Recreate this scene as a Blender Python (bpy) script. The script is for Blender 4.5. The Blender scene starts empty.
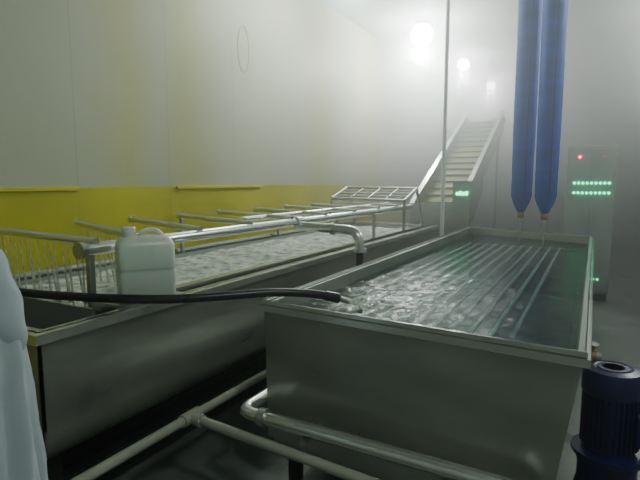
import bpy, bmesh, math, random
from mathutils import Vector, Matrix, noise
random.seed(4)
C = bpy.context.scene.collection
PI = math.pi
V = Vector

# ---------------------------------------------------------------- materials
def newmat(name):
    m = bpy.data.materials.new(name); m.use_nodes = True
    nt = m.node_tree; nt.nodes.clear()
    out = nt.nodes.new('ShaderNodeOutputMaterial')
    return m, nt, out
def N(nt, t, **kw):
    n = nt.nodes.new(t)
    for k, v in kw.items(): setattr(n, k, v)
    return n
def mat(name, col, rough=.5, metal=0., var=.15, scale=6., stretch=(1,1,1), bump=.0, rvar=.1, col2=None, trans=0., sub=0., level=None):
    m, nt, out = newmat(name); L = nt.links.new
    b = N(nt, 'ShaderNodeBsdfPrincipled')
    tc = N(nt, 'ShaderNodeTexCoord'); mp = N(nt, 'ShaderNodeMapping'); mp.inputs['Scale'].default_value = stretch
    nz = N(nt, 'ShaderNodeTexNoise'); nz.inputs['Scale'].default_value = scale; nz.inputs['Detail'].default_value = 5
    L(tc.outputs['Object'], mp.inputs['Vector']); L(mp.outputs['Vector'], nz.inputs['Vector'])
    cr = N(nt, 'ShaderNodeValToRGB')
    c2 = col2 if col2 else tuple(c*(1-var) for c in col)
    c1 = col if col2 else tuple(min(1, c*(1+var)) for c in col)
    cr.color_ramp.elements[0].position = .3; cr.color_ramp.elements[1].position = .7
    cr.color_ramp.elements[0].color = (*c2, 1); cr.color_ramp.elements[1].color = (*c1, 1)
    L(nz.outputs['Fac'], cr.inputs['Fac']); col_out = cr.outputs['Color']
    if level:
        sp = N(nt,'ShaderNodeSeparateXYZ'); L(tc.outputs['Object'], sp.inputs[0]); lt = N(nt,'ShaderNodeMath',operation='LESS_THAN'); lt.inputs[1].default_value = level[0]; L(sp.outputs['Z'], lt.inputs[0])
        mx = N(nt,'ShaderNodeMix',data_type='RGBA'); L(lt.outputs[0], mx.inputs[0]); L(col_out, mx.inputs[6]); mx.inputs[7].default_value = (*level[1],1); col_out = mx.outputs[2]
    L(col_out, b.inputs['Base Color'])
    mr = N(nt, 'ShaderNodeMapRange'); mr.inputs['To Min'].default_value = max(0, rough-rvar); mr.inputs['To Max'].default_value = min(1, rough+rvar)
    L(nz.outputs['Fac'], mr.inputs['Value']); L(mr.outputs['Result'], b.inputs['Roughness'])
    b.inputs['Metallic'].default_value = metal
    b.inputs['Transmission Weight'].default_value = trans
    if sub: b.inputs['Subsurface Weight'].default_value = sub; b.inputs['Subsurface Scale'].default_value = .05
    if bump:
        bp = N(nt, 'ShaderNodeBump'); bp.inputs['Strength'].default_value = bump; bp.inputs['Distance'].default_value = .02
        L(nz.outputs['Fac'], bp.inputs['Height']); L(bp.outputs['Normal'], b.inputs['Normal'])
    L(b.outputs['BSDF'], out.inputs['Surface'])
    return m
def emit(name, col, s):
    m, nt, out = newmat(name); e = N(nt, 'ShaderNodeEmission')
    e.inputs['Color'].default_value = (*col, 1); e.inputs['Strength'].default_value = s
    nt.links.new(e.outputs[0], out.inputs['Surface']); return m

M = {}
M['steel'] = mat('brushed_steel', (.44,.46,.43), .36, .82, .08, 5, (1,1,8), rvar=.04)
M['tanksteel'] = mat('tank_steel', (.43,.45,.40), .30, .80, .16, 2.2, (1,1,3), rvar=.07)
M['brightsteel'] = mat('bright_pipe_steel', (.74,.76,.72), .22, .85, .03, 8, rvar=.02)
M['airpipe'] = mat('pale_pipe', (.86,.90,.86), .4, .0, .03, 8)
M['darksteel'] = mat('dark_steel', (.03,.035,.03), .4, .5, .3, 5)
M['pvc'] = mat('cream_pvc', (.38,.39,.32), .4, 0, .1, 4)
M['rubber'] = mat('black_rubber', (.006,.007,.008), .3, 0, .2, 10)
M['blue'] = mat('blue_fabric', (.008,.06,.50), .6, 0, .2, 3, (1,1,3), bump=.2)
M['blue_paint'] = mat('navy_paint', (.004,.007,.07), .36, .1, .2, 8)
M['jug'] = mat('white_plastic', (.66,.74,.66), .3, 0, .05, 4, sub=.5, level=(.17,(.48,.56,.49)))
M['jugcap'] = mat('cap_plastic', (.74,.78,.72), .4, 0, .05, 4)
M['coat'] = mat('white_coat', (.44,.50,.54), .9, 0, .05, 3, bump=.3)
M['skin'] = mat('skin', (.55,.34,.24), .5, 0, .06, 10, sub=.1)
M['hair'] = mat('dark_brows', (.02,.015,.012), .6)
M['cabinet'] = mat('cabinet_paint', (.36,.40,.37), .6, .0, .04, 3)
M['belt'] = mat('yellow_belt', (.17,.17,.015), .6, 0, .25, 9)
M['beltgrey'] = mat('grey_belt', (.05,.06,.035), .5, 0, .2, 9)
M['brass'] = mat('brass', (.45,.26,.12), .35, .7, .1, 10)
M['wire'] = mat('wall_wire', (.30,.32,.26), .6)
M['green'] = emit('green_led', (.0,1,.38), 9)
M['greencab'] = emit('cabinet_led', (.0,1,.40), 8)
M['greendim'] = emit('green_led_dim', (.0,1,.38), 5)
M['red'] = emit('red_led', (1,.02,.03), 16)
M['reddim'] = emit('red_led_dim', (1,.05,.04), 1.5)
M['lamp'] = emit('lamp_glow', (.93,1,.97), 130)
M['lamphouse'] = mat('lamp_housing', (.6,.62,.6), .4, .2)
M['ceiling'] = mat('ceiling_panels', (.42,.45,.43), .7, 0, .06, 1)
M['greywall'] = mat('grey_wall', (.40,.44,.41), .7, 0, .08, 1)
M['floor'] = mat('wet_concrete', (.14,.16,.145), .32, 0, .3, 2.5, bump=.25, rvar=.15)
M['yellowtrim'] = mat('yellow_trim', (.62,.54,.01), .5, 0, .08, 4)

def wallmat():
    m, nt, out = newmat('two_tone_wall'); L = nt.links.new
    b = N(nt, 'ShaderNodeBsdfPrincipled'); b.inputs['Roughness'].default_value = .55
    g = N(nt, 'ShaderNodeNewGeometry'); sp = N(nt, 'ShaderNodeSeparateXYZ'); L(g.outputs['Position'], sp.inputs[0])
    # yellow stains running down the white part at a few places along the wall
    nz = N(nt, 'ShaderNodeTexNoise'); nz.inputs['Scale'].default_value = 1.4; nz.inputs['Detail'].default_value = 2; L(g.outputs['Position'], nz.inputs['Vector'])
    ya = N(nt, 'ShaderNodeMath', operation='MULTIPLY_ADD'); ya.inputs[1].default_value = .35; L(nz.outputs['Fac'], ya.inputs[0]); L(sp.outputs['Y'], ya.inputs[2])
    ym = N(nt, 'ShaderNodeMapRange'); ym.inputs['From Min'].default_value = 0; ym.inputs['From Max'].default_value = 12; L(ya.outputs[0], ym.inputs['Value'])
    r = N(nt, 'ShaderNodeValToRGB'); el = r.color_ramp.elements
    W = (.48,.49,.36,1); Y = (.47,.46,.20,1)
    el[0].position = 0; el[0].color = W; el[1].position = 1; el[1].color = W
    for p, c in ((.275,W),(.32,Y),(.35,W),(.38,Y),(.44,W),(.60,W),(.66,Y),(.72,W),(.78,W),(.85,Y),(.92,W)):
        e = el.new(p); e.color = c
    L(ym.outputs[0], r.inputs[0])
    n2 = N(nt, 'ShaderNodeTexNoise'); n2.inputs['Scale'].default_value = .9; n2.inputs['Detail'].default_value = 5; L(g.outputs['Position'], n2.inputs['Vector'])
    r2 = N(nt, 'ShaderNodeValToRGB'); r2.color_ramp.elements[0].position = .3; r2.color_ramp.elements[1].position = .7
    r2.color_ramp.elements[0].color = (.42,.40,.0,1); r2.color_ramp.elements[1].color = (.62,.58,.0,1)
    L(n2.outputs['Fac'], r2.inputs[0])
    lt = N(nt, 'ShaderNodeMath', operation='LESS_THAN'); lt.inputs[1].default_value = 1.55; L(sp.outputs['Z'], lt.inputs[0])
    mx = N(nt, 'ShaderNodeMix', data_type='RGBA'); L(lt.outputs[0], mx.inputs[0]); L(r.outputs[0], mx.inputs[6]); L(r2.outputs[0], mx.inputs[7])
    md = N(nt, 'ShaderNodeMath', operation='MODULO'); md.inputs[1].default_value = 1.15
    ad = N(nt, 'ShaderNodeMath', operation='ADD'); ad.inputs[1].default_value = 20.; L(sp.outputs['Y'], ad.inputs[0]); L(ad.outputs[0], md.inputs[0])
    l2 = N(nt, 'ShaderNodeMath', operation='LESS_THAN'); l2.inputs[1].default_value = .012; L(md.outputs[0], l2.inputs[0])
    ml = N(nt, 'ShaderNodeMath', operation='MULTIPLY'); ml.inputs[1].default_value = .2; L(l2.outputs[0], ml.inputs[0])
    mx2 = N(nt, 'ShaderNodeMix', data_type='RGBA'); L(ml.outputs[0], mx2.inputs[0]); L(mx.outputs[2], mx2.inputs[6]); mx2.inputs[7].default_value = (.15,.15,.12,1)
    L(mx2.outputs[2], b.inputs['Base Color']); L(b.outputs[0], out.inputs['Surface'])
    return m
M['wall'] = wallmat()

def watermat(name, foamlo, foamhi, tint, scale, foamcol, center=None, radius=1., bumpd=.03, bstr=.5, stretch=(1,1,1), near=.2, far=-.12, gcol=(.9,.93,.92), rough=.25):
    m, nt, out = newmat(name); L = nt.links.new
    g = N(nt, 'ShaderNodeNewGeometry')
    mp = N(nt, 'ShaderNodeMapping'); mp.inputs['Scale'].default_value = stretch; L(g.outputs['Position'], mp.inputs[0])
    nz = N(nt, 'ShaderNodeTexNoise'); nz.inputs['Scale'].default_value = scale; nz.inputs['Detail'].default_value = 6; nz.inputs['Roughness'].default_value = .65
    L(mp.outputs[0], nz.inputs['Vector'])
    bp = N(nt, 'ShaderNodeBump'); bp.inputs['Strength'].default_value = bstr; bp.inputs['Distance'].default_value = bumpd; L(nz.outputs['Fac'], bp.inputs['Height'])
    gl = N(nt, 'ShaderNodeBsdfGlossy'); gl.inputs['Roughness'].default_value = .04; gl.inputs['Color'].default_value = (*gcol,1); L(bp.outputs[0], gl.inputs['Normal'])
    tr = N(nt, 'ShaderNodeBsdfTransparent'); tr.inputs['Color'].default_value = (*tint, 1)
    fr = N(nt, 'ShaderNodeFresnel'); fr.inputs['IOR'].default_value = 1.33; L(bp.outputs[0], fr.inputs['Normal'])
    s1 = N(nt, 'ShaderNodeMixShader'); L(fr.outputs[0], s1.inputs[0]); L(tr.outputs[0], s1.inputs[1]); L(gl.outputs[0], s1.inputs[2])
    df = N(nt, 'ShaderNodeBsdfPrincipled'); df.inputs['Base Color'].default_value = (*foamcol, 1); df.inputs['Roughness'].default_value = rough; L(bp.outputs[0], df.inputs['Normal'])
    mr = N(nt, 'ShaderNodeMapRange'); mr.inputs['From Min'].default_value = foamlo; mr.inputs['From Max'].default_value = foamhi
    if center:
        ds = N(nt, 'ShaderNodeVectorMath', operation='DISTANCE')
        sc = N(nt, 'ShaderNodeVectorMath', operation='MULTIPLY'); sc.inputs[1].default_value = (1,.5,1); L(g.outputs['Position'], sc.inputs[0])
        ds.inputs[1].default_value = (center[0], center[1]*.5, center[2]); L(sc.outputs[0], ds.inputs[0])
        dm = N(nt, 'ShaderNodeMapRange'); dm.inputs['From Min'].default_value = 0; dm.inputs['From Max'].default_value = radius
        dm.inputs['To Min'].default_value = near; dm.inputs['To Max'].default_value = far; L(ds.outputs['Value'], dm.inputs['Value'])
        ad = N(nt, 'ShaderNodeMath', operation='ADD'); L(nz.outputs['Fac'], ad.inputs[0]); L(dm.outputs[0], ad.inputs[1]); L(ad.outputs[0], mr.inputs['Value'])
    else: L(nz.outputs['Fac'], mr.inputs['Value'])
    s2 = N(nt, 'ShaderNodeMixShader'); L(mr.outputs[0], s2.inputs[0]); L(s1.outputs[0], s2.inputs[1]); L(df.outputs[0], s2.inputs[2])
    L(s2.outputs[0], out.inputs['Surface']); return m
M['water'] = watermat('tank_water_mat', .57, .80, (.56,.68,.68), 20, (.60,.66,.64), (-1.0,2.8,.92), .80, .008, .5, near=.19, far=-.16, gcol=(.58,.64,.64))
M['washwater'] = watermat('wash_water_mat', .28, .58, (.3,.38,.32), 12, (.74,.78,.72), None, 1, .022, .5, rough=.5)
M['stream'] = watermat('stream_mat', .25, .8, (.9,.93,.9), 30, (.75,.80,.66), None, 1, .01, .3)

# ---------------------------------------------------------------- mesh builder
class MB:
    def __init__(s): s.bm = bmesh.new()
    def box(s, lo, hi, bev=0):
        vs = [s.bm.verts.new((x,y,z)) for x in (lo[0],hi[0]) for y in (lo[1],hi[1]) for z in (lo[2],hi[2])]
        f = []
        for q in ((0,1,3,2),(4,6,7,5),(0,4,5,1),(2,3,7,6),(0,2,6,4),(1,5,7,3)): f.append(s.bm.faces.new([vs[i] for i in q]))
        if bev: bmesh.ops.bevel(s.bm, geom=list({e for x in f for e in x.edges}), offset=bev, segments=3, affect='EDGES', profile=.5)
        return s
    def loft(s, rings, closed=True, cap=True):
        R = [[s.bm.verts.new(p) for p in r] for r in rings]; n = len(R[0])
        for a, b in zip(R[:-1], R[1:]):
            for i in range(n if closed else n-1):
                j = (i+1) % n
                s.bm.faces.new((a[i], a[j], b[j], b[i]))
        if cap and closed:
            s.bm.faces.new(R[0][::-1]); s.bm.faces.new(R[-1])
        return s
    def tube(s, pts, r, n=14, cap=True, wob=None):
        pts = [V(p) for p in pts]; rings = []; up = None; arc = 0
        for i, p in enumerate(pts):
            if i: arc += (p-pts[i-1]).length
            d = (pts[min(i+1,len(pts)-1)] - pts[max(i-1,0)]).normalized()
            if up is None: up = d.orthogonal().normalized()
            up = (up - d*up.dot(d)).normalized(); w = d.cross(up)
            rr = r[i] if isinstance(r, (list,tuple)) else r
            ring = []
            for k in range(n):
                th = 2*PI*k/n; q = (up*math.cos(th) + w*math.sin(th)); f = rr
                if wob: f += wob*(math.sin(arc*55+th*2) + .7*math.sin(arc*31-th*3+1)) * (.6+noise.noise((p+q*rr)*9))
                ring.append(p + q*f)
            rings.append(ring)
        return s.loft(rings, cap=cap)
    def lathe(s, prof, c=(0,0,0), n=24, axis='z'):
        rings = []
        for r, h in prof:
            ring = []
            for k in range(n):
                a = 2*PI*k/n
                if axis == 'z': ring.append((c[0]+r*math.cos(a), c[1]+r*math.sin(a), c[2]+h))
                elif axis == 'x': ring.append((c[0]+h, c[1]+r*math.cos(a), c[2]+r*math.sin(a)))
                else: ring.append((c[0]+r*math.cos(a), c[1]+h, c[2]+r*math.sin(a)))
            rings.append(ring)
        return s.loft(rings)
    def extr(s, poly, y0, y1):
        return s.loft([[(x,y0,z) for x,z in poly], [(x,y1,z) for x,z in poly]])
    def sphere(s, c, r, seg=16):
        r3 = r if isinstance(r, (tuple,list)) else (r,r,r)
        bmesh.ops.create_uvsphere(s.bm, u_segments=seg, v_segments=seg//2+2, radius=1, matrix=Matrix.Translation(c) @ Matrix.Diagonal((*r3,1)))
        return s
    def build(s, name, m, parent=None, smooth=False):
        bmesh.ops.recalc_face_normals(s.bm, faces=s.bm.faces)
        me = bpy.data.meshes.new(name); s.bm.to_mesh(me); s.bm.free()
        if smooth:
            for p in me.polygons: p.use_smooth = True
            if smooth != 'all': 
                try: me.set_sharp_from_angle(angle=math.radians(40))
                except Exception: pass
        me.materials.append(M[m] if isinstance(m, str) else m)
        o = bpy.data.objects.new(name, me); C.objects.link(o)
        if parent: o.parent = parent
        return o
def catmull(pts, k=8):
    P = [V(p) for p in pts]; P = [P[0]*2-P[1]] + P + [P[-1]*2-P[-2]]; out = []
    for i in range(1, len(P)-2):
        for j in range(k):
            t = j/k
            out.append(.5*((2*P[i]) + (P[i+1]-P[i-1])*t + (2*P[i-1]-5*P[i]+4*P[i+1]-P[i+2])*t*t + (3*P[i]-P[i-1]-3*P[i+1]+P[i+2])*t**3))
    out.append(P[-2]); return out
def bend(pts, r, k=6):
    P = [V(p) for p in pts]; out = [P[0]]
    for a, b, c in zip(P[:-2], P[1:-1], P[2:]):
        d1 = (a-b).normalized(); d2 = (c-b).normalized(); p = b+d1*r; q = b+d2*r
        for j in range(k+1):
            t = j/k; out.append(p*(1-t)**2 + b*2*t*(1-t) + q*t*t)
    out.append(P[-1]); return out
def tag(o, label, cat, group=None, kind=None):
    o['label'] = label; o['category'] = cat
    if group: o['group'] = group
    if kind: o['kind'] = kind
    return o
def empty(name, loc=(0,0,0), rz=0):
    o = bpy.data.objects.new(name, None); C.objects.link(o); o.location = loc; o.rotation_euler = (0,0,rz); o.empty_display_size = .1; return o
def struct(o, label=None, cat=None):
    o['kind'] = 'structure'
    if label: o['label'] = label; o['category'] = cat
    return o
def dup(root, loc, label):
    r = root.copy(); C.objects.link(r); r.location = loc; r['label'] = label
    for ch in list(root.children):
        c = ch.copy(); C.objects.link(c); c.parent = r
        for g in list(ch.children):
            d = g.copy(); C.objects.link(d); d.parent = c
    return r

# ---------------------------------------------------------------- room
X0, X1, Y0, Y1, H = -4.2, 3.0, -2.5, 19., 4.6
struct(MB().box((X0-.2,Y0-.2,-.1),(X1+.2,Y1+.2,0)).build('floor','floor'), 'dark wet concrete floor under the tanks', 'floor')
struct(MB().box((X0-.2,Y0-.2,H),(X1+.2,Y1+.2,H+.1)).build('ceiling','ceiling'), 'pale ceiling lost in steam', 'ceiling')
struct(MB().box((X0-.12,Y0,0),(X0,Y1,H)).build('wall_left','wall'), 'long wall, yellow below and stained white above', 'wall')
struct(MB().box((X1,Y0,0),(X1+.12,Y1,H)).build('wall_right','greywall'), 'grey wall on the right', 'wall')
struct(MB().box((X0-.12,Y1,0),(X1+.12,Y1+.12,H)).build('wall_far','greywall'), 'far wall hidden by steam', 'wall')
struct(MB().box((X0-.12,Y0-.12,0),(X1+.12,Y0,H)).build('wall_back','greywall'), 'wall behind the viewer', 'wall')
struct(MB().box((X0,1.7,1.52),(X0+.02,3.0,1.555), .005).build('trim_1','yellowtrim'), 'thin yellow ledge strip on the wall at far left', 'trim')
struct(MB().box((X0,4.25,1.52),(X0+.02,5.9,1.555), .005).build('trim_2','yellowtrim'), 'thin yellow ledge strip on the wall above the washer', 'trim')

# ---------------------------------------------------------------- rinse tank (right)
tank = empty('rinse_tank', (-.72,4.2,0)); TK = V((-.72,4.2,0))
tag(tank, 'large open rectangular stainless steel rinse tank full of clear water in the foreground', 'tank')
def loc(p): return V(p) - TK
top = [(-1.42,2.06),(-.02,1.96),(-.02,6.3),(-1.44,6.85)]
bot = [(-1.41,2.07),(-.12,1.98),(-.12,6.2),(-1.42,6.75)]
def off(poly, d):
    cx = sum(p[0] for p in poly)/4; cy = sum(p[1] for p in poly)/4
    return [(p[0]+math.copysign(d,p[0]-cx), p[1]+math.copysign(d,p[1]-cy)) for p in poly]
def ring(poly, z): return [loc((p[0],p[1],z)) for p in poly]
MB().loft([ring(off(bot,-.02),.28), ring(off(top,-.02),.99), ring(top,.99), ring(bot,.22)], cap=True).build('tank_body','tanksteel',tank)
a = off(top,.026); i_ = off(top,-.030)
b = MB(); b.loft([ring(i_,.985), ring(i_,1.008), ring(a,1.008), ring(a,.954), ring(off(a,-.015),.954), ring(off(a,-.015),.985)], cap=False).build('rim','brightsteel',tank)
for x, y in ((-1.33,2.16),(-.2,2.08),(-1.33,4.3),(-.2,4.2),(-1.33,6.5),(-.2,6.1)):
    MB().box(loc((x-.03,y-.03,0)), loc((x+.03,y+.03,.24)), .004).build('leg','darksteel',tank)
SP = .094
BX = [-1.24+k*SP for k in range(11)]
for x in BX:
    MB().tube([loc((x,2.35,.886)), loc((x,5.95,.886))], .0125, 10).build('air_pipe','airpipe',tank,True)
MB().tube([loc((-1.3,5.95,.87)), loc((-.13,5.95,.87))], .018, 10).build('air_header','steel',tank,True)
MB().tube([loc((-1.3,2.35,.86)), loc((-.26,2.35,.86))], .012, 10).build('air_header','darksteel',tank,True)
pp = bend([loc(p) for p in ((-1.475,3.4,.475),(-1.475,1.88,.475),(-.14,1.86,.475),(-.14,1.86,.38))], .08)
dp = MB().tube(pp, .032, 16).build('drain_pipe','brightsteel',tank,True)
MB().lathe([(.043,-.02),(.043,.02)], loc((-1.34,1.88,.475)), 18, 'x').build('flange','steel',dp,True)
for x in (-1.1,-.45):
    MB().box(loc((x-.012,1.84,.415)), loc((x+.012,2.05,.44))).build('pipe_bracket','steel',tank)
v = MB().tube([loc((-.05,2.25,.90)), loc((.06,2.25,.90))], .016, 12).build('side_valve','steel',tank,True)
MB().lathe([(.026,-.012),(.026,.012)], loc((.03,2.25,.90)), 14, 'x').build('valve_collar','brass',v,True)
MB().tube([loc((.03,2.25,.91)), loc((.03,2.25,.945))], .007, 8).build('valve_stem','steel',v,True)
MB().lathe([(.018,-.004),(.022,0),(.018,.004)], loc((.03,2.25,.948)), 14).build('valve_knob','steel',v,True)

def water(name, x0,x1,y0,y1,z, hf, m, step=.03, corners=None):
    nx = int((x1-x0)/step); ny = int((y1-y0)/(step*1.3)); bm = bmesh.new(); G = []
    for i in range(nx+1):
        row = []
        for j in range(ny+1):
            u = i/nx; w = j/ny
            if corners:
                A,B,Cc,D = corners
                x = (A[0]*(1-u)+B[0]*u)*(1-w)+(D[0]*(1-u)+Cc[0]*u)*w; y = (A[1]*(1-u)+B[1]*u)*(1-w)+(D[1]*(1-u)+Cc[1]*u)*w
            else: x = x0+(x1-x0)*u; y = y0+(y1-y0)*w
            row.append(bm.verts.new((x,y,z + hf(x,y))))
        G.append(row)
    for i in range(nx):
        for j in range(ny): bm.faces.new((G[i][j],G[i+1][j],G[i+1][j+1],G[i][j+1]))
    s = MB(); s.bm.free(); s.bm = bm
    return s.build(name, m, None, 'all')
wc = off([(-1.415,2.065),(-.03,1.97),(-.03,6.29),(-1.43,6.83)], -.025)
def tw(x,y):
    k = .005+.010*math.exp(-((x+1.0)**2*4+(y-2.85)**2*1.1))
    h = k*noise.fractal(V((x*13,y*9,3.1)),1.,2.,4)
    m_ = max(0,min(1,(y-2.2)*1.3))*max(0,min(1,(-.24-x)*8))
    return h + m_*.0026*math.cos((x-BX[0])/SP*2*PI)
tag(water('tank_water',0,1.3,0,4.5,.915, tw, 'water', .0135, wc), 'clear rippling water filling the rinse tank', 'water', kind='stuff')

# ---------------------------------------------------------------- washer (left)
WS = V((-2.62,4.0,0)); wsh = empty('bubble_washer', WS)
tag(wsh, 'long stainless steel bubble washing trough with overhead spray pipes along the yellow wall', 'washing machine')
def wl(p): return V(p) - WS
def prof(d):
    pts = [(-1.92-d,1.0)]
    for k in range(7):
        t = k/6*PI/2; pts.append((-2.13 + (.21-d)*math.cos(t), .58 - (.21-d)*math.sin(t)))
    for k in range(7):
        t = k/6*PI/2; pts.append((-3.11 - (.21-d)*math.sin(t), .58 - (.21-d)*math.cos(t)))
    pts.append((-3.32+d,1.0)); return pts
po = prof(0); pi_ = prof(.012)
MB().extr([(x-WS.x,z) for x,z in po] + [(x-WS.x,z) for x,z in pi_[::-1]], 1.16-4, 7.0-4).build('outer_shell','tanksteel',wsh,True)
for y in (1.16,6.99):
    MB().extr([(x-WS.x,z) for x,z in po], y-4, y+.012-4).build('end_panel','tanksteel',wsh)
rm = MB(); 
rm.box(wl((-1.955,1.13,.960)), wl((-1.885,7.03,1.0))); rm.box(wl((-3.355,1.13,.960)), wl((-3.285,7.03,1.0)))
rm.box(wl((-3.285,1.13,.960)), wl((-1.955,1.20,1.0))); rm.box(wl((-3.285,6.96,.960)), wl((-1.955,7.03,1.0)))
rm.build('rim','brightsteel',wsh)
TY = 1.60
tr = MB(); tr.box(wl((-2.17,TY,.6)), wl((-2.155,6.9,.965))); tr.box(wl((-3.22,TY,.6)), wl((-3.205,6.9,.965)))
tr.box(wl((-3.205,TY,.6)), wl((-2.17,TY+.015,.965))); tr.box(wl((-3.205,6.885,.6)), wl((-2.17,6.9,.965))); tr.box(wl((-3.205,TY+.015,.6)), wl((-2.17,6.885,.612)))
tr.build('inner_trough','steel',wsh)
MB().box(wl((-2.175,TY,.965)), wl((-2.11,6.9,.985))).build('inner_rim','brightsteel',wsh)
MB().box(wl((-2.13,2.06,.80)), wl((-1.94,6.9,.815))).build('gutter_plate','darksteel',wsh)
MB().box(wl((-2.28,1.62,.985)), wl((-1.94,2.0,1.001))).build('shelf_plate','steel',wsh)
for y in (1.3,2.9,4.6,6.4):
    for x in (-2.12,-3.16): MB().box(wl((x-.035,y-.035,0)), wl((x+.035,y+.035,.42)), .004).build('leg','darksteel',wsh)
MB().box(wl((-2.15,1.34,.17)), wl((-2.09,6.4,.23))).build('lower_beam','darksteel',wsh)
MB().box(wl((-3.19,1.34,.17)), wl((-3.13,6.4,.23))).build('lower_beam','darksteel',wsh)
gr = MB()  # near-black slats and sheet added as shade under the trough, hiding the yellow wall
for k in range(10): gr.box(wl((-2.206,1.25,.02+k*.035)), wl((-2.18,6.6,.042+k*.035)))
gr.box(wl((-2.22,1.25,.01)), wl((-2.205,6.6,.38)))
gr.build('added_shade_slats','darksteel',wsh)
MZ = 1.265; MX = -2.20
mp_ = MB().tube([wl((MX,1.58,MZ)), wl((MX,6.6,MZ))], .035, 16).build('main_pipe','brightsteel',wsh,True)
MB().lathe([(.042,-.015),(.042,.015)], wl((MX,1.57,MZ)), 16, 'y').build('end_cap','steel',mp_,True)
MB().tube([wl((-2.52,3.3,MZ+.03)), wl((-2.52,6.6,MZ+.03))], .024, 14).build('second_pipe','brightsteel',wsh,True)
for ip, fy in enumerate((1.74,2.32,2.80,3.33,3.9,4.5,5.14,5.8,6.4)):
    ny = max(1.64, fy-.40)
    cpp = MB().tube([wl((MX+.02,ny,MZ+.035)), wl((-3.30,fy+.02,MZ+.035))], .022, 12).build('spray_pipe','brightsteel',wsh,True)
    MB().lathe([(.029,-.014),(.029,.014)], wl((-3.29,fy+.02,MZ+.035)), 12, 'x').build('end_cap','brightsteel',cpp,True)
for x, y in ((MX,1.62),(MX,5.3),(-3.24,1.74),(-3.24,3.33),(-3.24,4.9),(-3.24,6.4)):
    MB().box(wl((x-.016,y-.016,.97)), wl((x+.016,y+.016,MZ+.01)), .003).build('post','steel',wsh)
eb = MB().tube(bend([wl((MX,3.62,MZ-.035)), wl((-1.62,3.62,MZ-.05)), wl((-1.62,3.62,1.06))], .12, 8), .040, 18).build('outlet_elbow','brightsteel',wsh,True)
MB().lathe([(.054,-.015),(.054,.015)], wl((-1.62,3.62,1.06)), 20).build('flange','brightsteel',eb,True)
MB().lathe([(.050,-.012),(.050,.012)], wl((-1.86,3.62,MZ-.044)), 20, 'x').build('flange','brightsteel',eb,True)
MB().lathe([(.047,-.04),(.047,.04)], wl((MX,3.62,MZ)), 20, 'y').build('pipe_tee','brightsteel',eb,True)
MB().tube([wl((-1.62,3.62,.35)), wl((-1.62,3.62,1.05))], .028, 14).build('down_pipe','darksteel',eb,True)
T = [(-3.16,6.6,1.52),(-2.12,6.6,1.51),(-2.12,6.1,1.36),(-3.16,6.1,1.38)]
fr = MB()
for p, q in zip(T, T[1:]+T[:1]): fr.tube([wl(p), wl(q)], .022, 10)
for k in range(1,4):
    x = -3.16 + 1.04*k/4; fr.tube([wl((x,6.6,1.515)), wl((x,6.1,1.37))], .010, 8)
for z_, y_ in ((1.41,6.22),(1.445,6.35),(1.48,6.48)): fr.tube([wl((-3.16,y_,z_)), wl((-2.12,y_,z_))], .012, 8)
fr.tube([wl((-2.12,6.6,1.51)), wl((-2.12,6.9,.98))], .02, 10); fr.tube([wl((-3.16,6.6,1.52)), wl((-3.16,6.9,.98))], .02, 10)
fr.tube([wl((-2.12,6.1,1.36)), wl((-2.12,6.1,.98))], .02, 10); fr.tube([wl((-3.16,6.1,1.38)), wl((-3.16,6.1,.98))], .02, 10)
fr.build('discharge_frame','steel',wsh,True)

def ww(x,y):
    q = noise.noise(V((x*3.2,y*2.2,4)))
    return .014*noise.fractal(V((x*5,y*4,1.1)),1.,2.,3) + .030*max(0,q)
tag(water('wash_water',-3.2,-2.175,TY+.02,6.88,.935, ww, 'washwater', .02), 'churning foamy water in the long washing trough', 'water', kind='stuff')
st = MB()
for (fy, n_) in ((1.74,15),(2.32,12)):
    ny = max(1.64, fy-.40)
    for k in range(n_):
        t = (k+.7+random.uniform(-.2,.2))/(n_+.5); q = V((MX,ny,0)).lerp(V((-3.2,fy,0)), t)
        if q.x > -2.24: continue
        dx, dy_ = random.uniform(-.03,.03), random.uniform(.0,.05)
        st.tube([(q.x,q.y,MZ+.01),(q.x+dx*.3,q.y+dy_*.3,1.13),(q.x+dx,q.y+dy_,.92)], [.002,.0045,random.uniform(.006,.014)], 7)
tag(st.build('spray_water','stream',None,True), 'thin streams of spray water falling from the nearest cross pipes', 'water', kind='stuff')

# ---------------------------------------------------------------- PVC pipe
pv = empty('drain_line', (-1.76,1.83,0)); PV = V((-1.76,1.83,0))
tag(pv, 'cream plastic drain pipe running low between the trough and the tank', 'pipe')
MB().tube([V((-1.76,1.08,.40))-PV, V((-1.76,6.6,.40))-PV], .024, 14).build('long_pipe','pvc',pv,True)
MB().tube([V((-1.76,1.83,.40))-PV, V((-.2,1.78,.35))-PV], .024, 14).build('cross_pipe','pvc',pv,True)
t = MB().tube([V((-1.76,1.77,.40))-PV, V((-1.76,1.89,.40))-PV], .033, 14); t.tube([V((-1.76,1.83,.40))-PV, V((-1.68,1.827,.397))-PV], .033, 14)
t.build('tee_fitting','pvc',pv,True)
for p in ((-1.76,1.15),(-1.76,3.2),(-1.76,5.8),(-.3,1.785)):
    MB().box(V((p[0]-.02,p[1]-.02,0))-PV, V((p[0]+.02,p[1]+.02,.38 if p[0]<-1 else .33))-PV).build('support','darksteel',pv)

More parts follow.
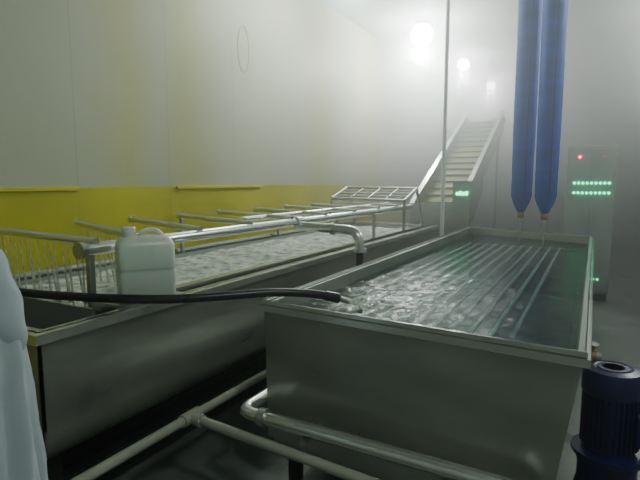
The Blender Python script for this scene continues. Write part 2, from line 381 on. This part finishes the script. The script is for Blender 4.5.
# ---------------------------------------------------------------- jerrycan
jr = empty('jerrycan', (-2.0,1.79,1.002), math.radians(56))
tag(jr, 'translucent white plastic jerrycan standing on the trough edge behind the black hose', 'jerrycan')
def rr(w, d, z, r, n=5):
    out = []
    for cx, cy, a0 in ((w-r,d-r,0),(-w+r,d-r,90),(-w+r,-d+r,180),(w-r,-d+r,270)):
        for k in range(n+1):
            a = math.radians(a0+90*k/n); out.append((cx+r*math.cos(a), cy+r*math.sin(a), z))
    return out
rings = []
for z, w, d, r in ((0,.12,.08,.024),(.008,.132,.092,.026),(.03,.136,.095,.028),(.14,.136,.095,.028),(.15,.132,.091,.028),(.165,.132,.091,.028),(.175,.136,.095,.028),(.28,.136,.095,.028),(.305,.128,.087,.030),(.320,.11,.07,.032),(.328,.08,.045,.03)):
    rings.append(rr(w,d,z,r))
MB().loft(rings).build('jug_body','jug',jr,True)
MB().lathe([(.030,0),(.028,.03),(.028,.04)], (-.075,0,.315), 20).build('neck','jug',jr,True)
MB().lathe([(.033,0),(.034,.004),(.034,.022),(.030,.026)], (-.075,0,.348), 20).build('cap','jugcap',jr,True)
MB().tube(catmull([(-.02,0,.315),(-.008,0,.342),(.03,0,.354),(.07,0,.343),(.098,0,.300)],6), .014, 12).build('handle','jug',jr,True)

# ---------------------------------------------------------------- hose
hs = empty('water_hose', (-1.74,1.69,0)); HS = V((-1.74,1.69,0))
tag(hs, 'black rubber hose laid across the trough and into the rinse tank', 'hose')
hp = [(-3.95,.6,.03),(-3.75,.85,.05),(-3.58,1.1,.5),(-3.44,1.22,.98),(-3.3,1.3,1.04),(-2.9,1.40,1.05),(-2.45,1.48,1.04),(-2.1,1.55,1.045),(-1.9,1.62,1.046),(-1.74,1.74,1.040),(-1.58,1.91,1.038),(-1.43,2.09,1.036),(-1.3,2.23,1.018),(-1.22,2.32,.995)]
hp = catmull([V(p)-HS for p in hp], 8)
MB().tube(hp, .022, 14).build('hose','rubber',hs,True)
MB().tube([V(p)-HS for p in ((-1.235,2.305,1.0),(-1.18,2.365,.977))], .027, 14).build('hose_collar','rubber',hs,True)
MB().tube([V(p)-HS for p in ((-1.18,2.365,.977),(-1.14,2.41,.955))], .016, 12).build('nozzle','steel',hs,True)
tag(MB().tube([(-1.14,2.41,.955),(-1.10,2.45,.942),(-1.07,2.48,.90)], [.013,.016,.022], 12).build('hose_water','stream',None,True), 'water pouring from the hose end into the rinse tank', 'water', kind='stuff')

# ---------------------------------------------------------------- pole
pl = empty('support_pole', (-1.66,6.22,0))
tag(pl, 'thin pale steel pole rising to the ceiling behind the trough', 'pole')
MB().tube([(0,0,.01),(0,0,H-.01)], .024, 14).build('shaft','airpipe',pl,True)
MB().lathe([(.06,0),(.06,.012)], (0,0,0), 18).build('base_flange','steel',pl,True)
MB().lathe([(.06,-.012),(.06,0)], (0,0,H), 18).build('top_flange','steel',pl,True)

# ---------------------------------------------------------------- blue tubes
def bluetube(x, y, label):
    t = empty('water_supply_tube', (x,y,0))
    tag(t, label, 'tube', 'blue hanging tubes over the rinse tank')
    pr = [(.035,1.245),(.095,1.37),(.114,1.44),(.122,2.2),(.124,3.4),(.124,H-.02)]
    MB().lathe(pr, (0,0,0), 28).build('sleeve','blue',t,True)
    MB().tube([(.122*math.cos(-1.2),.122*math.sin(-1.2),1.46),(.125*math.cos(-1.2),.125*math.sin(-1.2),H-.03)], .004, 6).build('seam','blue_paint',t,True)
    MB().lathe([(.03,1.185),(.042,1.20),(.042,1.245),(.035,1.255)], (0,0,0), 16).build('clamp','brass',t,True)
    MB().tube([(0,0,.80),(0,0,1.19)], .012, 12).build('outlet_pipe','brightsteel',t,True)
    return t
bluetube(-.74,6.18,'left one of two long blue tubes hanging over the rinse tank')
bluetube(-.475,6.04,'right one of two long blue tubes, the one closer to the control cabinet')

# ---------------------------------------------------------------- conveyor
CV = V((-2.0,7.6,0)); cv = empty('inclined_conveyor', CV)
tag(cv, 'steep inclined conveyor with cleated belt rising into the steam', 'conveyor')
def cl(p): return V(p) - CV
ya, za, yb, zb = 7.15,1.12,10.5,2.80
dy, dz = yb-ya, zb-za; Ln = math.hypot(dy,dz); nrm = V((0,-dz/Ln,dy/Ln))
XA, XB = -2.36, -1.64
def slab(x0,x1,n0,n1,s0=0,s1=1):
    A = V((0,ya+dy*s0,za+dz*s0)); B = V((0,ya+dy*s1,za+dz*s1)); r = []
    for P in (A,B): r.append([cl((x,(P+nrm*n).y,(P+nrm*n).z)) for x,n in ((x0,n0),(x1,n0),(x1,n1),(x0,n1))])
    return r
MB().loft(slab(XA,XA+.03,-.20,.18)).build('side_rail','steel',cv)
MB().loft(slab(XB-.03,XB,-.20,.18)).build('side_rail','steel',cv)
MB().loft(slab(XA-.02,XA+.05,.18,.195)).build('rail_cap','brightsteel',cv)
MB().loft(slab(XB-.05,XB+.02,.18,.195)).build('rail_cap','steel',cv)
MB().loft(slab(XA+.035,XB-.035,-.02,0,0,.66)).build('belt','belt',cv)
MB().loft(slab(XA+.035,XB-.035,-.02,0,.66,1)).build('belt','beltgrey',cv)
for k in range(16):
    s = (k+.5)/16; MB().loft(slab(XA+.035,XB-.035,0,.03,s,s+.004)).build('cleat','belt',cv)
MB().tube([cl((XA-.03,yb,zb)), cl((XB+.03,yb,zb))], .07, 16).build('head_roller','steel',cv,True)
MB().box(cl((XA-.07,yb-.1,zb-.12)), cl((XA-.01,yb+.12,zb+.14))).build('bearing','steel',cv)
for x in (XA,XB):
    for y, z in ((7.7,1.3),(9.9,2.42)):
        MB().box(cl((x-.025,y-.025,0)), cl((x+.025,y+.025,z))).build('leg','steel',cv)
sk = [(7.12,.85),(7.12,1.25),(8.6,1.95),(8.6,1.45),(7.9,1.0)]
MB().loft([[cl((XB+.005,y,z)) for y,z in sk],[cl((XB+.015,y,z)) for y,z in sk]]).build('skirt_panel','steel',cv)
MB().box(cl((XA,7.08,.55)), cl((XB,7.11,1.30))).build('end_cover','steel',cv)

cb = empty('conveyor_control_box', (-1.58,6.98,0)); 
tag(cb, 'narrow steel control box on a post with small green lights beside the conveyor foot', 'control box')
MB().box((-.13,-.08,.98),(.11,.06,1.60), .008).build('housing','steel',cb)
MB().box((-.03,-.03,0),(.03,.03,.98)).build('post','steel',cb)
MB().box((-.14,-.10,1.60),(.13,.07,1.615)).build('rain_lid','steel',cb)
for k in range(4):
    MB().box((-.08+k*.042,-.092,1.42),(-.050+k*.042,-.08,1.465+.01*(k%2))).build('indicator','green',cb)

# ---------------------------------------------------------------- cabinet
kb = empty('control_cabinet', (-.05,7.6,0))
tag(kb, 'tall grey electrical cabinet with two rows of green lights, dim in the steam', 'cabinet')
MB().box((-.30,0,.10),(.28,.4,2.08), .01).build('cabinet_body','cabinet',kb)
MB().box((-.28,.03,0),(.26,.38,.10)).build('plinth','darksteel',kb)
for x0, x1 in ((-.285,-.015),(-.005,.265)):
    dd = MB().box((x0,-.018,.14),(x1,0,2.04), .004).build('door','cabinet',kb)
    MB().box((x1-.035 if x0 < -.1 else x0+.015,-.04,1.05),(x1-.015 if x0 < -.1 else x0+.035,-.018,1.2), .004).build('handle','cabinet',dd)
for r_, z in ((0,1.585),(1,1.455)):
    for k in range(9):
        MB().lathe([(.015,-.012),(.017,0)], (-.20+k*.051,-.018,z), 10, 'y').build('green_indicator','greencab',kb)
MB().lathe([(.018,-.014),(.018,0)], (-.15,-.018,1.93), 12, 'y').build('red_indicator','red',kb)
MB().lathe([(.010,-.012),(.010,0)], (.14,-.018,1.93), 12, 'y').build('red_indicator','reddim',kb)
for k in range(3): MB().lathe([(.014,-.012),(.014,0)], (.04+k*.05,-.018,.30), 10, 'y').build('green_indicator','greendim',kb)

# ---------------------------------------------------------------- pump
pm = empty('pump_motor', (.115,2.50,0)); 
tag(pm, 'blue upright electric pump motor on the floor at the right of the rinse tank', 'pump')
MB().box((-.15,-.15,0),(.15,.15,.03), .006).build('base_plate','blue_paint',pm)
MB().lathe([(.10,.03),(.135,.06),(.145,.16),(.13,.22),(.12,.26),(.12,.33),(.14,.38)], (0,0,0), 24).build('pump_casing','blue_paint',pm,True)
MB().tube([(.08,-.02,.10),(.26,-.02,.10)], .035, 16).build('inlet_port','blue_paint',pm,True)
MB().lathe([(.145,0),(.15,.004),(.15,.022),(.12,.03)], (0,0,.38), 28).build('motor_flange','blue_paint',pm,True)
MB().lathe([(.10,.0),(.10,.27)], (0,0,.41), 28).build('motor_body','blue_paint',pm,True)
fn = MB()
for k in range(32):
    a_ = 2*PI*k/32; c_, s_ = math.cos(a_), math.sin(a_); w = .0022
    fn.loft([[(c_*r-s_*q, s_*r+c_*q, z) for r,q in ((.098,-w),(.117,-w),(.117,w),(.098,w))] for z in (.43,.67)])
fn.build('cooling_fins','blue_paint',pm)
fc = MB().lathe([(.119,0),(.122,.005),(.122,.085),(.112,.108),(.08,.116),(.075,.112)], (0,0,.67), 28).build('fan_cover','blue_paint',pm,True)
gm = MB()
for r in (.02,.04,.06): 
    gm.lathe([(r,.0),(r+.005,.0),(r+.005,.004),(r,.004)], (0,0,.782), 20)
for k in range(2): gm.box((-.065,-.003,.782),(.065,.003,.785)) if k == 0 else gm.box((-.003,-.065,.782),(.003,.065,.785))
gm.build('vent_grille','blue_paint',fc)
tb = MB().box((.095,-.09,.47),(.18,.04,.61), .008).build('terminal_box','blue_paint',pm)
MB().tube([(.135,-.02,.48),(.135,-.02,.43)], .012, 10).build('cable_gland','rubber',tb)

ca = MB().tube(catmull([(X0+.002,5.55+.12*math.cos(t_), 3.35+.30*math.sin(t_)) for t_ in [k*PI/6 for k in range(13)]],4), .0025, 8).build('cable_loop','wire',None,True)
tag(ca, 'thin loop of cable hanging high on the white wall', 'cable')

# ---------------------------------------------------------------- lamps
def lamp_mesh():
    r = empty('ceiling_lamp')
    MB().lathe([(.10,-.03),(.10,-.01),(.08,-.001)], (0,0,.0), 24).build('housing','lamphouse',r,True)
    MB().sphere((0,0,-.15),(.14,.14,.13),20).build('globe','lamp',r,'all')
    return r
spots = [(-3.05,9.6,'ceiling lamp glowing brightest and nearest over the conveyor',800,1.5),(-2.98,12.7,'second ceiling lamp from the front, smaller glow in the steam',560,1.1),
         (-2.9,15.9,'third and farthest ceiling lamp, a faint glow in the steam',600,1.0),(-3.0,6.3,'ceiling lamp over the trough just above the frame',112,1),
         (1.6,.6,'unseen ceiling lamp near the viewer, added to light the foreground',38,1),(1.6,7.0,'unseen ceiling lamp beside the cabinet, added to brighten the steam',175,1),  # both added out of view: one lights the foreground, one the steam
         (1.6,10.8,'unseen ceiling lamp far behind the cabinet, added to brighten the haze',340,1)]  # added out of view to brighten the haze on the right
lroot = lamp_mesh()
for i, (x,y,lb,e,sc) in enumerate(spots):
    o = lroot if i == 0 else dup(lroot, (x,y,H), lb)
    o.location = (x,y,H); o.scale = (sc,sc,sc); tag(o, lb, 'lamp', 'ceiling lamps')
    ld = bpy.data.lights.new('lamp_light','POINT'); ld.energy = e; ld.shadow_soft_size = .10; ld.color = (.82,1,.85)
    lo = bpy.data.objects.new('lamp_light', ld); C.objects.link(lo); lo.location = (x,y,H-.30*sc-.12)

# ---------------------------------------------------------------- person
PP = V((-1.69,.69,0)); person = empty('person', PP, math.radians(45)); person.scale = (1.0,1.0,1.05)
tag(person, 'person in a white coat at the near end of the trough, cut off at left', 'person')
verts, edges, rad = [], [], []
def jv(p, r, par=None):
    verts.append(p); rad.append(r)
    if par is not None: edges.append((par, len(verts)-1))
    return len(verts)-1
pel = jv((0,0,.92),.12); sp1 = jv((0,0,1.08),.11,pel); ch = jv((0,.01,1.25),.12,sp1); nb = jv((0,0,1.385),.06,ch); nt_ = jv((0,.012,1.45),.052,nb)
hd = jv((0,.03,1.53),.082,nt_); ht = jv((0,.02,1.60),.078,hd)
def arm(sx, sh, el, wr, dirv, down):
    s0 = jv((sx*.10,0,1.34),.055,ch); s1 = jv(sh,.048,s0); e1 = jv(el,.038,s1); w1 = jv(wr,.026,e1)
    dv = V(dirv).normalized(); side = dv.cross(V(down)).normalized()*sx
    pm_ = V(wr)+dv*.055; p = jv(tuple(pm_),.026,w1)
    for k, (o_, ln) in enumerate(((-.030,.068),(-.010,.078),(.011,.074),(.031,.058))):
        b0 = pm_ + dv*.03 + side*o_; b = jv(tuple(b0),.0095,p)
        m1 = b0 + (dv*.8+V(down)*.35).normalized()*ln*.55; m_ = jv(tuple(m1),.0085,b)
        m2 = m1 + (dv*.45+V(down)*.9).normalized()*ln*.45; jv(tuple(m2),.007,m_)
    t0 = V(wr)+dv*.03 - side*.032; tt = jv(tuple(t0),.011,w1)
    t1 = t0 + dv*.03 - side*.018 + V(down)*.012; t2 = jv(tuple(t1),.0095,tt); jv(tuple(t1+dv*.024+V(down)*.012),.008,t2)
arm(1,(.165,.01,1.33),(.205,-.01,1.09),(.10,.20,1.0),(-.55,.75,-.1),(-.1,-.1,-1))
arm(-1,(-.165,.01,1.33),(-.225,-.01,1.08),(-.225,.08,.85),(0,.25,-1),(.9,.3,0))
for sx in (-1,1):
    h0 = jv((sx*.09,0,.84),.085,pel); k0 = jv((sx*.10,.02,.48),.055,h0); a0 = jv((sx*.10,-.02,.10),.038,k0); jv((sx*.11,.12,.045),.032,a0)
me = bpy.data.meshes.new('body'); me.from_pydata(verts, edges, []); body = bpy.data.objects.new('body', me); C.objects.link(body); body.parent = person
md = body.modifiers.new('skin','SKIN'); sv = me.skin_vertices[0].data
for i, r in enumerate(rad): sv[i].radius = (r,r)
sv[0].use_root = True
sb = body.modifiers.new('sub','SUBSURF'); sb.levels = 1; sb.render_levels = 1
md.use_smooth_shade = True
me.materials.append(M['skin'])
prf = [(.55,.268,.245,0,.022),(.70,.260,.230,0,.020),(.85,.252,.208,0,.018),(1.0,.246,.19,0,.015),(1.12,.240,.17,0,.012),(1.22,.215,.158,0,.008),(1.30,.188,.137,0,.004),(1.355,.15,.105,0,0),(1.39,.10,.082,0,0),(1.43,.072,.07,.005,0)]
rg = []
for (z0,a0,b0,c0,f0),(z1,a1,b1,c1,f1) in zip(prf[:-1],prf[1:]):
    for j in range(6):
        t = j/6; z = z0+(z1-z0)*t; A = a0+(a1-a0)*t; B = b0+(b1-b0)*t; f = f0+(f1-f0)*t; cy = c0+(c1-c0)*t; r_ = []
        for k in range(120):
            th = 2*PI*k/120; q = f*(.8*math.cos(11*th+z*2.5)+.6*math.cos(19*th+1-z*3)) + .006*noise.fractal(V((math.cos(th)*2.6+z*2,math.sin(th)*2.6,z*7)),1.,2.,3)
            r_.append(((A+q)*math.cos(th), cy+(B+q)*math.sin(th), z))
        rg.append(r_)
rg.append([(.072*math.cos(2*PI*k/120), .005+.07*math.sin(2*PI*k/120), 1.43) for k in range(120)])
co = MB(); co.loft(rg, cap=False)
def sleeve(pts, r0, r1):
    c = catmull(pts,12); n = len(c); co.tube(c, [r0+(r1-r0)*(i/(n-1)) for i in range(n)], 28, wob=.0038)
sleeve([(.06,0,1.345),(.135,.01,1.325),(.185,.0,1.23),(.207,-.01,1.09),(.17,.09,1.03),(.09,.215,1.0)], .058, .056)
sleeve([(-.06,0,1.345),(-.14,0,1.325),(-.205,0,1.2),(-.227,-.01,1.08),(-.227,.03,.96),(-.225,.07,.87)], .060, .050)
coat = co.build('coat','coat',person,'all')
def ell(z, a, b, cy=0, n=40): return [(a*math.cos(t), cy+b*math.sin(t), z) for t in [2*PI*k/n for k in range(n)]]
MB().loft([ell(1.415,.085,.085,.005),ell(1.45,.073,.072,.012),ell(1.452,.066,.066,.012),ell(1.42,.074,.074,.005)], cap=False).build('collar','coat',person,'all')
for sx in (-1,1): 
    MB().tube([(sx*.09,0,.86),(sx*.10,.01,.65),(sx*.10,.02,.48),(sx*.10,0,.30),(sx*.10,-.01,.22)], [.105,.092,.078,.072,.07], 18).build('trouser_leg','coat',person,'all')
    bt = MB(); bt.tube(catmull([(sx*.10,-.01,.30),(sx*.10,-.02,.16),(sx*.10,-.01,.075),(sx*.105,.06,.055),(sx*.11,.15,.05)],4), [.062]*5+[.056]*4+[.058]*4+[.054]*3+[.045], 16)
    bt.box((sx*.105-.045,-.075,0),(sx*.105+.045,.19,.03),.01); bt.build('boot','coat',person,'all')
hood = MB(); rg = []
for k in range(13):
    ph = k/12*PI*.62; z = 1.545 + .115*math.cos(ph); r = .108*math.sin(ph)+.004
    ring_ = []
    for j in range(32):
        t = 2*PI*j/32; x = r*math.cos(t); y = .012 + r*1.12*math.sin(t)
        if z < 1.575 and math.sin(t) > .55: y = .012 + r*.5
        ring_.append((x,y,z))
    rg.append(ring_)
rg.append([(.11*math.cos(t),.0+.10*math.sin(t) if math.sin(t)<.4 else .04,1.46) for t in [2*PI*j/32 for j in range(32)]])
rg.append([(.145*math.cos(t),.0+.125*math.sin(t) if math.sin(t)<.4 else .05,1.405) for t in [2*PI*j/32 for j in range(32)]])
hood.loft(rg, cap=False).build('hood','coat',person,'all')
MB().loft([[( .058*math.cos(t)*s, .085+dyy, 1.50+.042*math.sin(t)*s) for t in [2*PI*k/20 for k in range(20)]] for s, dyy in ((1,0),(.95,.022),(.6,.042),(.15,.05))]).build('face_mask','coat',person,'all')
for sx in (-1,1):
    ey = MB().sphere((sx*.031,.108,1.552),(.013,.008,.008)).build('eye','jugcap',person,'all')
    MB().sphere((sx*.031,.1155,1.552),.0045,10).build('iris','hair',ey,'all')
    MB().sphere((sx*.031,.112,1.573),(.018,.005,.004)).build('eyebrow','hair',person,'all')
    MB().sphere((sx*.082,.03,1.54),(.012,.02,.03)).build('ear','skin',person,'all')

# ---------------------------------------------------------------- world: steam fills the room, thicker at the far end
w = bpy.data.worlds.new('world'); bpy.context.scene.world = w; w.use_nodes = True
nt = w.node_tree
nt.nodes['Background'].inputs[0].default_value = (.5,.6,.55,1); nt.nodes['Background'].inputs[1].default_value = .05
vs = nt.nodes.new('ShaderNodeVolumeScatter'); vs.inputs['Color'].default_value = (.88,.96,.90,1); vs.inputs['Anisotropy'].default_value = .66
g = nt.nodes.new('ShaderNodeTexCoord'); sp = nt.nodes.new('ShaderNodeSeparateXYZ'); mr = nt.nodes.new('ShaderNodeMapRange'); mr.interpolation_type = 'SMOOTHSTEP'
nt.links.new(g.outputs['Object'], sp.inputs[0]); nt.links.new(sp.outputs['Y'], mr.inputs['Value'])
mr.inputs['From Min'].default_value = 3.8; mr.inputs['From Max'].default_value = 8.8; mr.inputs['To Min'].default_value = .03; mr.inputs['To Max'].default_value = .36
nt.links.new(mr.outputs[0], vs.inputs['Density'])
wo = [n for n in nt.nodes if n.type == 'OUTPUT_WORLD'][0]
nt.links.new(vs.outputs[0], wo.inputs['Volume'])
try: w.cycles.volume_step_size = 1.5
except Exception: pass

# ---------------------------------------------------------------- camera
cd = bpy.data.cameras.new('camera'); cd.sensor_width = 36; cd.lens = 28.125; cd.clip_start = .02
cam = bpy.data.objects.new('camera', cd); C.objects.link(cam); cam.location = (0,0,1.6)
cam.rotation_euler = (math.radians(90-6.62), 0, math.radians(28.7))
bpy.context.scene.camera = cam
